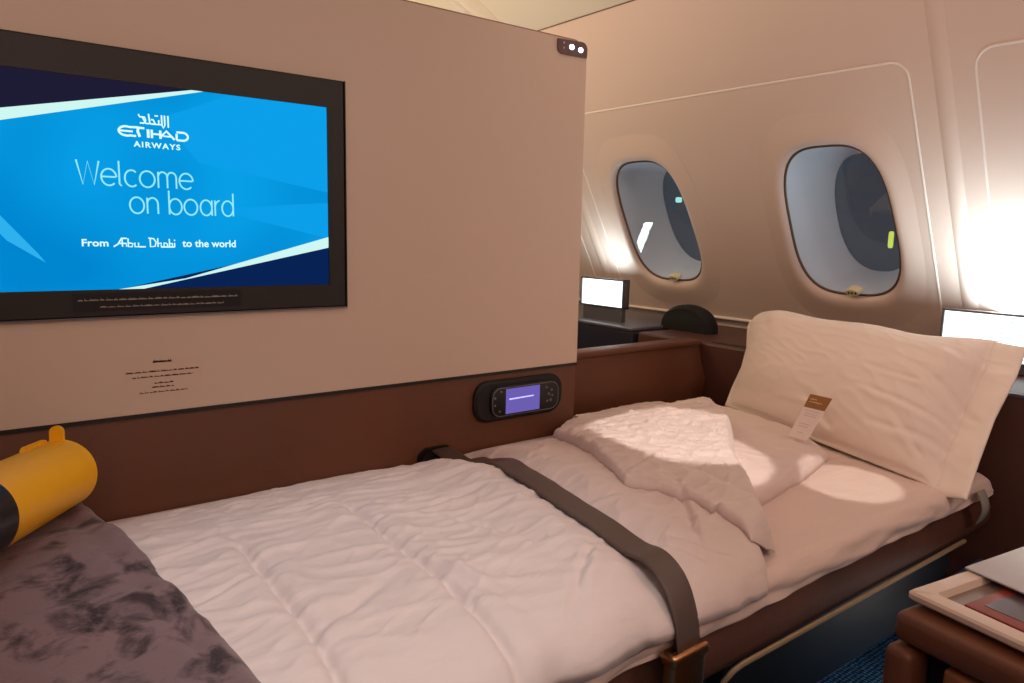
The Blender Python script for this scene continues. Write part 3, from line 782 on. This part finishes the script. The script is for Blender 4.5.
# folded back flap of the duvet
NX, NY = 150, 190
s = np.linspace(0, 1, NX)[:, None] * np.ones((1, NY)); t = np.linspace(0, 1, NY)[None, :] * np.ones((NX, 1))
Yv = .636 + t * (1.432 - .636)
xa = xl(Yv) + .006 * pn(Yv * 14, Yv * 0, 71); xb = xr(Yv) + .004 * pn(Yv * 9, Yv * 0, 72) 
Xv = xa + (xb - xa) * s
Yv = np.where(Xv > 1.3, Yv, np.minimum(Yv, 1.394))
under = -.5 + (np.clip(duvet_z(Xv, Yv), -.51, -.4) + .5) * edge_prof(xr(Yv) - Xv + .01, .05)
under = np.maximum(under, -.5)
wx = Xv + .03 * pn(Xv * 4, Yv * 4, 81); wy = Yv + .03 * pn(Xv * 4, Yv * 4, 82)
rot = (wx * .55 + wy * .83); rot2 = (wx * .83 - wy * .55)
lit = np.clip(1.3 - np.abs((Yv - 1.12) / .3), 0, 1)
wr = 1.25 * (.0030 * ridge(rot2 * 5, rot * 15, 83) + .0055 * ridge(rot2 * 9, rot * 30, 84) ** 1.6 * lit + .0040 * ridge(rot2 * 14, rot * 52, 85) ** 1.5 * lit) + .010 * pn(Xv * 4, Yv * 4, 86)
da = Xv - xa; db = xb - Xv; dn = Yv - .636; df = 1.432 - Yv
th_ = .017 * edge_prof(da + .001, .011) * edge_prof(dn + .002, .03) * edge_prof(df + .002, .03)
top = under + th_ + wr * edge_prof(da, .03)
floor_ = -.512
roll = edge_prof(db + .0005, .045)
top = floor_ + (top - floor_) * (.06 + .94 * roll) * (1 - (1 - edge_prof(dn + .003, .035)) * np.clip((Xv - .965) / .05, 0, 1))
Zt = H + top; Zb = H + np.minimum(under * roll + floor_ * (1 - roll), top) - .003
mb = MB(); layer(mb, Xv, Yv, Zt, Zb, M_COTTON)
mb.build('folded_flap', duvet, angle=180)
# corner of the lower half lying out on the sheet
NX, NY = 60, 110
s = np.linspace(0, 1, NX)[:, None] * np.ones((1, NY)); t = np.linspace(0, 1, NY)[None, :] * np.ones((NX, 1))
ip = np.array([(1.19, .80), (1.36, .96), (1.50, 1.09), (1.58, 1.24), (1.60, 1.40)]); op = np.array([(1.215, .785), (1.42, .820), (1.625, .875), (1.73, 1.02), (1.80, 1.38)])
tk = np.linspace(0, 1, 5)
ipx = np.interp(t, tk, ip[:, 0]); ipy = np.interp(t, tk, ip[:, 1]); opx = np.interp(t, tk, op[:, 0]); opy = np.interp(t, tk, op[:, 1])
Xv = ipx + (opx - ipx) * s; Yv = ipy + (opy - ipy) * s
top = -.512 + .024 * edge_prof((1 - s) * .2 + .001, .03) * edge_prof(t * .8 + .003, .05) + .008 * pn(Xv * 7, Yv * 7, 91) * edge_prof(1 - s, .4) + .004 * ridge(Xv * 14, Yv * 8, 92)
mb = MB(); layer(mb, Xv, Yv, H + top, H + np.full_like(top, -.521), M_COTTON)
mb.build('lower_corner', duvet, angle=180)

# ---------- strap across the bed
st = thing('bed_strap', (.76, .6, H - .56), 'wide brown strap running across the white duvet', 'strap')
ys_ = np.linspace(1.397, .590, 90)
cz = []
pts_c = []
for y in ys_:
    x = belt_x(y); z = max(float(duvet_z(np.array([[x + q]]), np.array([[y]]))[0, 0]) for q in (-.024, 0, .024)) + .0035
    if y > 1.2: z = max(z, -.504) + .004
    if y < .68: z = float(np.interp(y, [.592, .600, .612, .635, .68], [-.500, -.482, -.468, -.457, -.447]))
    pts_c.append([x, y, z])
pc = np.array(pts_c)
tail = [[.757, .584, -.515], [.756, .578, -.530], [.755, .578, -.558]]
pc = np.vstack([pc, tail])
for _ in range(5): pc[1:-1, 1:] = .25 * pc[:-2, 1:] + .5 * pc[1:-1, 1:] + .25 * pc[2:, 1:]
A = []
for i, p in enumerate(pc):
    a = pc[max(i - 1, 0)]; b_ = pc[min(i + 1, len(pc) - 1)]; tv_ = Vector(b_ - a).normalized()
    sd = Vector((1, .139, 0)).normalized()
    A.append([tuple(Vector(p) + sd * q + Vector((0, 0, H + .0016 * math.cos(q / .027 * math.pi / 2)))) for q in np.linspace(-.027, .027, 9)])
mb = MB(); mb.grid(np.array(A), M_STRAP); o = mb.build('webbing', st)
md = o.modifiers.new('s', 'SOLIDIFY'); md.thickness = .003; md.offset = 1
mb = MB(); mb.box((.718, .572, H - .66), (.790, .592, H - .548), M_GOLD, r=.008, seg=4); mb.box((.716, .568, H - .567), (.792, .596, H - .548), M_GOLD, r=.007, seg=4); mb.build('buckle', st)
MB().box((.74, .569, H - .64), (.768, .573, H - .615), mat('buckle_red', (120, 52, 40), .4), r=.001).build('release_button', st)

# ---------- pillow
EDGE_FAR = [(0, (1.995, 1.362, H - .236)), (.28, (1.935, 1.335, H - .275)), (.5, (1.898, 1.308, H - .332)), (.72, (1.868, 1.300, H - .385)), (.88, (1.84, 1.31, H - .45)), (1, (1.80, 1.30, H - .495))]
EDGE_NEAR = [(0, (2.02, .622, H - .243)), (.28, (1.905, .600, H - .300)), (.55, (1.80, .597, H - .380)), (.8, (1.70, .583, H - .455)), (1, (1.620, .570, H - .520))]
def edge_pt(E_, v):
    ks = [e_[0] for e_ in E_]; return Vector([float(np.interp(v, ks, [e_[1][q] for e_ in E_])) for q in range(3)])
PCREASE = [(.97, .60, .70, .38, .013, .022), (.93, .70, .60, .66, .011, .018), (.92, .80, .66, .84, .010, .018), (.90, .42, .80, .10, .011, .022), (.86, .90, .74, .74, .008, .014),
           (.80, .52, .60, .52, .006, .016), (.12, .10, .16, .50, .004, .03), (.55, .93, .40, .80, .006, .02),]
NU, NV = 150, 100
fr = []; bk = []
nrm = Vector((-.80, 0, .60)).normalized()
for i in range(NU + 1):
    u = i / NU; rf = []; rb = []
    for j in range(NV + 1):
        v = j / NV                        # u: 0 far .. 1 near; v: 0 top .. 1 bottom
        a = edge_pt(EDGE_FAR, v); b_ = edge_pt(EDGE_NEAR, v)
        p = a * (1 - u) + b_ * u
        # round the far corners, wavy top line
        cr = max(0, 1 - u / .07) * max(0, 1 - v / .16)
        p += Vector((0, -.030 * cr ** 1.5, -.034 * cr ** 1.5))
        p += Vector((0, 0, (1 - v) ** 2 * (.016 * math.exp(-((u - .16) / .12) ** 2) + .004 * math.exp(-((u - .52) / .1) ** 2) - .006 * math.exp(-((u - .70) / .1) ** 2) + .008 * math.exp(-((u - .86) / .08) ** 2))))
        p += Vector((0, 0, -.012 * v * math.exp(-((u - .93) / .05) ** 2) ))
        uu = (u - .02) / .88; vv = (v - .02) / .96
        if 0 < uu < 1 and 0 < vv < 1:
            th = (1 - abs(2 * uu - 1) ** 3.4) ** .6 * (1 - abs(2 * vv - 1) ** 2.4) ** .62
        else: th = 0
        k = min(1, min(u, 1 - u, v, 1 - v) / .02)
        wrk = 0
        for (u0, v0, u1, v1, dp, wd_) in PCREASE:
            L2 = (u1 - u0) ** 2 + (v1 - v0) ** 2
            tt = ((u - u0) * (u1 - u0) + (v - v0) * (v1 - v0)) / L2
            dp = dp * 1.5
            if -.02 < tt < 1.02:
                dd = ((u - u0) * (v1 - v0) - (v - v0) * (u1 - u0)) / math.sqrt(L2) + .012 * float(pn(u * 9, v * 9, 45))
                fd = (1 - max(0, min(1, tt))) ** .7 * min(1, max(0, tt + .02) / .12)
                wrk += (-dp * math.exp(-(dd / wd_) ** 2) + dp * .7 * math.exp(-((dd - wd_ * 1.8) / wd_ / 1.3) ** 2)) * fd
        wrk += .003 * float(ridge(u * 7 + v * 3, v * 9 - u * 5, 103)) * (.3 + u)
        fl_ = .007 * float(pn(v * 7, u * 2, 104)) + .004
        f_ = th * .100 * (1 + .10 * float(pn(u * 3, v * 3, 101))) + (wrk * (.35 + .65 * th) + fl_ * (1 - th)) * k
        rf.append(tuple(p + nrm * (f_ + .002))); rb.append(tuple(p - nrm * (th * (.045 if v < .3 else max(.004, .045 - .16 * (v - .3))) + .002)))
    fr.append(rf); bk.append(rb)
fr = np.array(fr); bk = np.array(bk)
# corners: round top-far corner, droop the near ones
mb = MB()
base = 0
mb.grid(fr, M_PILLOW); mb.grid(bk, M_PILLOW, flip=True)
n, k = NU + 1, NV + 1; off = n * k
loop = [(i, 0) for i in range(n)] + [(n - 1, j) for j in range(1, k)] + [(i, k - 1) for i in range(n - 2, -1, -1)] + [(0, j) for j in range(k - 2, 0, -1)]
idx = [i * k + j for i, j in loop]
for a, b2 in zip(idx, idx[1:] + idx[:1]): mb.f.append((a, b2, b2 + off, a + off)); mb.m.append(0)
pil = mb.build('pillow', props=T('large white pillow leaning at the head of the bed below the windows', 'pillow'), angle=180)
# stitched flange seam
mb = MB(); sp = []
for j in range(3, NV - 2):
    p = fr[int(.915 * NU), j]; sp.append(tuple(p + np.array(nrm) * .0005))
mb.tube(sp, .0018, M_PILLOW, n=6); mb.build('flange_seam', pil)

# card leaning on the pillow
cd = thing('bedside_card', (1.62, .985, H - .505), 'small white card with a brown header leaning on the pillow', 'card')
C0 = Vector((1.600, .930, H - .476)); ex = Vector((.0, -.052, .001)); ey = Vector((.033, .056 * .93 - .093 , .114))
c_tl = Vector((1.628, .934, H - .369)); c_tr = Vector((1.628, .878, H - .370)); c_br = Vector((1.592, .912, H - .475)); c_bl = Vector((1.592, .961, H - .474))
CARDPTS = (c_tl, c_tr, c_br, c_bl)
def CP(a, b_, l=0.0):
    p = (c_tl * (1 - a) + c_tr * a) * (1 - b_) + (c_bl * (1 - a) + c_br * a) * b_
    nn = (c_tr - c_tl).cross(c_bl - c_tl).normalized(); nn = -nn if nn.x > 0 else nn
    return tuple(p + nn * l)
mb = MB()
vs = [CP(a, b_, l) for l in (0, .0012) for a, b_ in ((0, 0), (1, 0), (1, 1), (0, 1))]
mb.add(vs, [(0, 1, 2, 3), (7, 6, 5, 4), (0, 4, 5, 1), (1, 5, 6, 2), (2, 6, 7, 3), (3, 7, 4, 0)], M_CARDW)
mb.build('card_sheet', cd, smooth=False)
mb = MB(); mb.add([CP(a, b_, .0015) for a, b_ in ((0, 0), (1, 0), (1, .30), (0, .30))], [(0, 1, 2, 3)], M_CARDB)
cfn = lambda x, z: CP(x, z, .0019)
for (a0, a1, bb) in ((.12, .42, .09), (.14, .72, .155)): microline(mb, a0, a1, bb, .035, lambda x, z, bb=bb: CP(x, 2 * bb - z, .0019), M_INKW, int(bb * 100))
for (a0, a1, bb) in ((.15, .85, .36), (.2, .8, .42), (.2, .8, .47), (.18, .75, .66), (.2, .7, .72), (.3, .62, .86)): microline(mb, a0, a1, bb, .018, lambda x, z, bb=bb: CP(x, 2 * bb - z, .0019), M_INKG, int(bb * 100))
mb.build('header_print', cd, smooth=False)

# ---------- velvet blanket
NX, NY = 170, 210
s = np.linspace(0, 1, NX)[:, None] * np.ones((1, NY)); t = np.linspace(0, 1, NY)[None, :] * np.ones((NX, 1))
Yv = .46 + t * (1.385 - .46)
xe = .222 - .075 * np.clip((Yv - .78) / .5, 0, 1) + .006 * pn(Yv * 3, Yv * 0, 111)
Xv = -.62 + (xe + .62) * s ** .85
hz = -.432 + .012 * np.clip(1 - np.abs((Yv - 1.1) / .35), 0, 1) + .018 * pn(Xv * 4, Yv * 4, 112) + .006 * ridge(Xv * 4 + Yv * 5, Yv * 5 - Xv * 3, 113)
bz_ = -.505
hz -= .004 * gauss(xe - .05 - Xv - .01 * pn(Yv * 8, 0 * Yv, 5), .01)
hz += .004 * pn(Xv * 14, Yv * 14, 115) + .006 * ridge(Xv * 2 + Yv * 3, (Yv - Xv * .45) * 6, 116)
ep = edge_prof(xe - Xv + .001, .035) * edge_prof(Yv - .46 + .001, .05) * edge_prof(1.385 - Yv + .001, .05)
Zt = H + bz_ + (hz - bz_) * (.05 + .95 * ep)
below = H + np.where(Xv > .02, -.512, -.520)
mb = MB(); layer(mb, Xv, Yv, Zt, np.minimum(below, Zt - .002) , M_VELVET)
mb.build('velvet_blanket', props=T('folded plum brown velvet blanket lying over the foot of the bed', 'blanket'), angle=180)

# ---------- yellow cylindrical case
ax_ = Vector((.515, .864, -.076)).normalized()
far = Vector((.108, 1.235, H - .369)); Lc = .34; rad = .051
near = far - ax_ * Lc
yc = thing('cylindrical_case', tuple((far + near) / 2 - Vector((0, 0, rad))), 'yellow cylindrical case with a dark band lying on the velvet blanket', 'case')
U = ax_.cross(Vector((0, 0, 1))).normalized(); V = U.cross(ax_)
def ringc(c, r, n=56): return [tuple(c + U * r * math.cos(2 * math.pi * k / n) + V * r * math.sin(2 * math.pi * k / n)) for k in range(n)]
mb = MB(); prof = [(0, rad - .010), (0, rad - .004), (.003, rad), (Lc - .003, rad), (Lc, rad - .004), (Lc, rad - .012), (Lc - .006, rad - .014)]
mb.loft([ringc(near + ax_ * a, r) for a, r in prof], M_YEL); mb.build('body', yc)
bs = .216                                # band end, measured back from the far end
mb = MB(); mb.loft([ringc(far - ax_ * a, r) for a, r in ((bs, rad), (bs, rad + .0012), (bs + .07, rad + .0012), (bs + .07, rad))], mat('band_black', (20, 22, 26), .35), cap=False); bd = mb.build('band', yc)
def BP(a, th, l=.0018): return tuple(far - ax_ * a + (U * math.cos(th) + V * math.sin(th)) * (rad + l))
for row, (s0, s1, h_) in enumerate(((.012, .05, .006), (.012, .045, .005))):
    mb = MB(); th0 = 2 * math.pi - .62 - row * .17
    microline(mb, s0, s1, 0, .006, lambda x, z: BP(bs + x, th0 + z / rad), M_GOLD, 7 + row)
    mb.build('gold_print', bd, smooth=False)
mb = MB()     # upright loop tab at the far rim
top_c = far + V * (rad - .006) - ax_ * .012
lp = rrect(0, .008, .0095, .020, .0090, 8)
mb.prism(lp, lambda a, b_, t_: tuple(top_c + U * (a) + V * b_ + ax_ * t_), -.003, .003, M_YEL); mb.build('loop_tab', yc)
mb = MB(); c2 = far + V * (rad - .009) - ax_ * .05 - U * .012
mb.prism(rrect(0, 0, .032, .009, .008, 8), lambda a, b_, t_: tuple(c2 + ax_ * a + V * (b_ + .004) + U * t_), -.004, .002, M_YEL); mb.build('lid_flange', yc)

# ================================================================== CONSOLES, DIVIDER, LAMPS
XC = 1.92; ZT = H - .338
con = thing('side_console', (2.1, 1.0, 0), 'brown leather storage console along the wall behind the pillow', 'console')
mb = MB(); mb.box((XC, -.3, 0.0), (2.375, 1.775, ZT), M_LEATHC, r=.010, seg=3); mb.build('body', con)
mb = MB(); mb.box((XC + .022, 1.33, ZT - .001), (XC + .045, 1.47, ZT + .0015), M_BLACKM, r=.001); mb.build('slot', con)
mb = MB(); mb.box((XC - .002, -.28, ZT - .010), (XC + .010, 1.30, ZT - .001), M_GREY, r=.002); mb.build('edge_strip', con)
con2 = thing('neighbour_console', (2.1, 2.7, 0), 'dark navy fronted console with a pale top beyond the partition', 'console')
MB().box((XC, 1.80, 0.0), (2.375, 3.6, ZT - .004), M_NAVY, r=.006).build('body', con2)
MB().box((XC - .004, 1.80, ZT - .004), (2.375, 3.6, ZT + .010), M_GREY, r=.004).build('top', con2)

dv = thing('low_divider', (1.6, 1.51, 0), 'low brown leather divider between the partition and the side console', 'divider')
mb = MB(); R_ = []
for x in np.linspace(1.295, 1.915, 24):
    bl = .018 * math.exp(-((x - 1.9) / .09) ** 2)
    ring = [(1.493, 0), (1.493, H - .56), (1.490 - bl, H - .50), (1.488 - bl * 1.3, H - .45), (1.493 - bl * .4, H - .40), (1.496, H - .36), (1.494, H - .344), (1.545, H - .344), (1.545, 0)]
    R_.append([(x, y, z) for y, z in ring])
mb.loft(R_, M_LEATH); mb.build('body', dv)
mb = MB(); mb.box((1.293, 1.485, H - .346), (1.915, 1.550, H - .328), M_LEATH, r=.006); mb.build('top_rail', dv)

def light_box(y0, y1, x, z0, z1, label, name='light_box_lamp'):
    L_ = thing(name, (x, (y0 + y1) / 2, ZT + .010), label, 'lamp', 'wall lamps on the consoles')
    mb = MB()
    fy = y1 - y0
    for (a, b_, c, d) in ((y0, y1, z1 - .006, z1), (y0, y1, z0, z0 + .006), (y0, y0 + .006, z0, z1), (y1 - .006, y1, z0, z1)):
        mb.box((x - .006, a, c), (x + .028, b_, d), M_GREY, r=.0015)
    mb.box((x + .022, y0, z0), (x + .028, y1, z1), M_GREY)
    mb.build('frame', L_)
    mb = MB(); mb.add([(x, y0 + .006, z0 + .006), (x, y1 - .006, z0 + .006), (x, y1 - .006, z1 - .006), (x, y0 + .006, z1 - .006)], [(0, 1, 2, 3)], E_LAMP)
    mb.add([(x + .004, y0 + .006, z1 - .001), (x + .021, y0 + .006, z1 - .001), (x + .021, y1 - .006, z1 - .001), (x + .004, y1 - .006, z1 - .001)], [(0, 1, 2, 3)], E_LAMP)
    mb.build('diffuser', L_, smooth=False)
    rr = random.Random(8)
    mb = MB()
    for k in range(11):                    # fine etched bars over the diffuser
        zz = z0 + .014 + (z1 - z0 - .026) * k / 10; a = y0 + .01 + rr.random() * fy * .6; b_ = min(a + fy * rr.uniform(.15, .4), y1 - .01)
        mb.box((x - .003, a, zz), (x - .001, b_, zz + .0018), M_GREY)
    mb.build('lattice', L_, smooth=False)
    mb = MB(); mb.box((x + .001, y0 + .012, ZT + .0005), (x + .026, y1 - .012, z0 + .001), M_GREY, r=.003); mb.build('foot', L_)
    return L_
light_box(1.925, 2.160, 2.00, H - .277, H - .166, 'glowing rectangular lamp beyond the partition edge, under the left window')
light_box(.620, .885, 2.19, H - .312, H - .180, 'glowing rectangular lamp behind the near end of the pillow')
# the up-light each lamp throws on the wall
for xc_, yc_, zc_, pw_, ln_ in ((2.18, 2.25, H - .155, .5, .16), (2.17, .77, H - .172, 2.3, .34)):
    lamp('AREA', 'lamp_uplight', (xc_, yc_, zc_), (xc_ + .08, yc_, H + .6), pw_, (.72, .91, 1.0), (.05, ln_))

# black half-round case on the console
hc = None
mb = MB(); ring_pts = []
def half(kk, yo):
    pts = [(1.825 - .115 - .115 * math.cos(a) * kk, H - .3375 + max(.0, .094 * math.sin(a) ** .8 * kk)) for a in np.linspace(0, math.pi, 28)]
    return pts
for dx, kk in ((0, .86), (.008, .95), (.022, 1.0), (.048, 1.0), (.062, .95), (.070, .86)):
    ring_pts.append([(2.085 + dx, y, z) for y, z in half(kk, 0)])
mb.loft(ring_pts, mat('black_fabric', (14, 12, 14), .8, bump=[((400, 400, 400), .4, .001)]))
hc = mb.build('half_round_case', props=T('black half round case standing on the brown console under the left window', 'case'))

# dark blue base between the console and the carpet
pf = thing('footrest', (1.78, .35, 0), 'low dark blue upholstered footrest in front of the console behind the side table', 'footrest')
MB().box((1.82, .10, 0), (XC - .005, .50, H - .77), M_NAVYP, r=.012).build('pedestal', pf)
MB().box((1.635, .05, H - .775), (XC - .007, .634, H - .745), M_NAVYP, r=.009).build('padded_shelf', pf)

# ================================================================== SIDE TABLE WITH TRAY (lower right)
tb = thing('side_table', (1.25, .2, 0), 'brown leather padded side table with tan wooden interior beside the bed', 'side table')
rotm = Matrix.Translation((.948, .402, 0)) @ Matrix.Rotation(math.radians(-8), 4, 'Z')
def tbx(mb, x0, x1, y0, y1, z0, z1, m, r): mb.box((x0, y0, z0), (x1, y1, z1), m, r=r, seg=4, mtx=rotm)
mb = MB(); tbx(mb, -.010, .62, -.55, -.004, H - .512, H - .470, M_LEATH, .013); mb.build('padded_top', tb)
for lx, ly in ((-.022, -.040), (.55, -.05), (-.022, -.54)):
    mb = MB(); tbx(mb, lx, lx + .05, ly, ly + .038, 0, H - .514, M_LEATH, .012); mb.build('upholstered_leg', tb)
mb = MB(); tbx(mb, .03, .56, -.52, -.03,   .02, H - .512, M_BLACKM, .004); mb.build('carcass', tb)
mb = MB(); tbx(mb, -.004, .030, -.49, -.070, .05, H - .518, M_TANW, .006); dr_ = mb.build('tan_door', tb)
mb = MB(); tbx(mb, -.007, .0, -.15, -.12, H - .575, H - .567, M_BLACKM, .002); mb.build('handle_notch', dr_)

zt0 = H - .463
tr = thing('picture_tray', (1.2, .25, zt0), 'cream rimmed tray on the side table corner with a red print inside', 'tray')
mb = MB()
def fr_(x0, x1, y0, y1): return [(x0, y0), (x1, y0), (x1, y1), (x0, y1)]
tm = Matrix.Translation((.965, .397, 0)) @ Matrix.Rotation(math.radians(-9), 4, 'Z')
OA = rrect(.19, -.15, .19, .15, .008, 4); IA = rrect(.19, -.15, .164, .126, .006, 4); IB = rrect(.19, -.15, .160, .122, .005, 4)
OB = rrect(.19, -.15, .187, .147, .008, 4)
tp = lambda L_, z: [tuple(tm @ Vector((a, b_, z))) for a, b_ in L_]
mb.loft([tp(OB, zt0), tp(OA, zt0 + .003), tp(OA, zt0 + .009), tp(OB, zt0 + .012), tp(IA, zt0 + .012), tp(IB, zt0 + .003)], M_TRAY, cap=False)
mb.build('rim', tr)
mb = MB(); mb.add(tp(IB, zt0 + .0035), [tuple(range(len(IB)))], mat('tray_base', (120, 98, 86), .4)); mb.build('tray_base', tr, smooth=False)
mn = thing('printed_booklet', (1.2, .25, zt0 + .007), 'dark plum booklet with a red border lying inside the cream tray', 'booklet')
def bk(x0, x1, y0, y1, z0, z1, m, name):
    mb = MB(); mb.box((x0, y0, z0), (x1, y1, z1), m, r=.0008, mtx=tm @ Matrix.Translation((.19, -.15, 0)) @ Matrix.Rotation(math.radians(0), 4, 'Z')); return mb
m1 = bk(-.150, .140, -.112, .098, zt0 + .0040, zt0 + .0075, M_MENUR, 'c'); m1.build('cover', mn)
m2 = bk(-.130, .140, -.104, .084, zt0 + .0073, zt0 + .0081, M_MENU, 'p')
put_text(m2, '20', lambda a, b_: tuple(tm @ Vector((.19 + a, -.15 + b_, zt0 + .0086))), -.035, -.005, .0, .018, M_INKW)
microline(m2, -.085, .05, -.03, .004, lambda a, b_: tuple(tm @ Vector((.19 + b_ * 1 - .06, -.15 + a, zt0 + .0086))), M_INKW, 9)
m2.build('inner_panel', mn, smooth=False)
mb = MB(); 
pm = Matrix.Translation((1.095, .378, zt0 + .013)) @ Matrix.Rotation(math.radians(-13), 4, 'Z') @ Matrix.Rotation(math.radians(-4), 4, 'Y')
mb.box((0, -.21, 0), (.30, 0, .003), M_PAPER, r=.001, mtx=pm); mb.build('silver_folder', props=T('pale silver grey folder lying on the far edge of the cream tray', 'folder'))
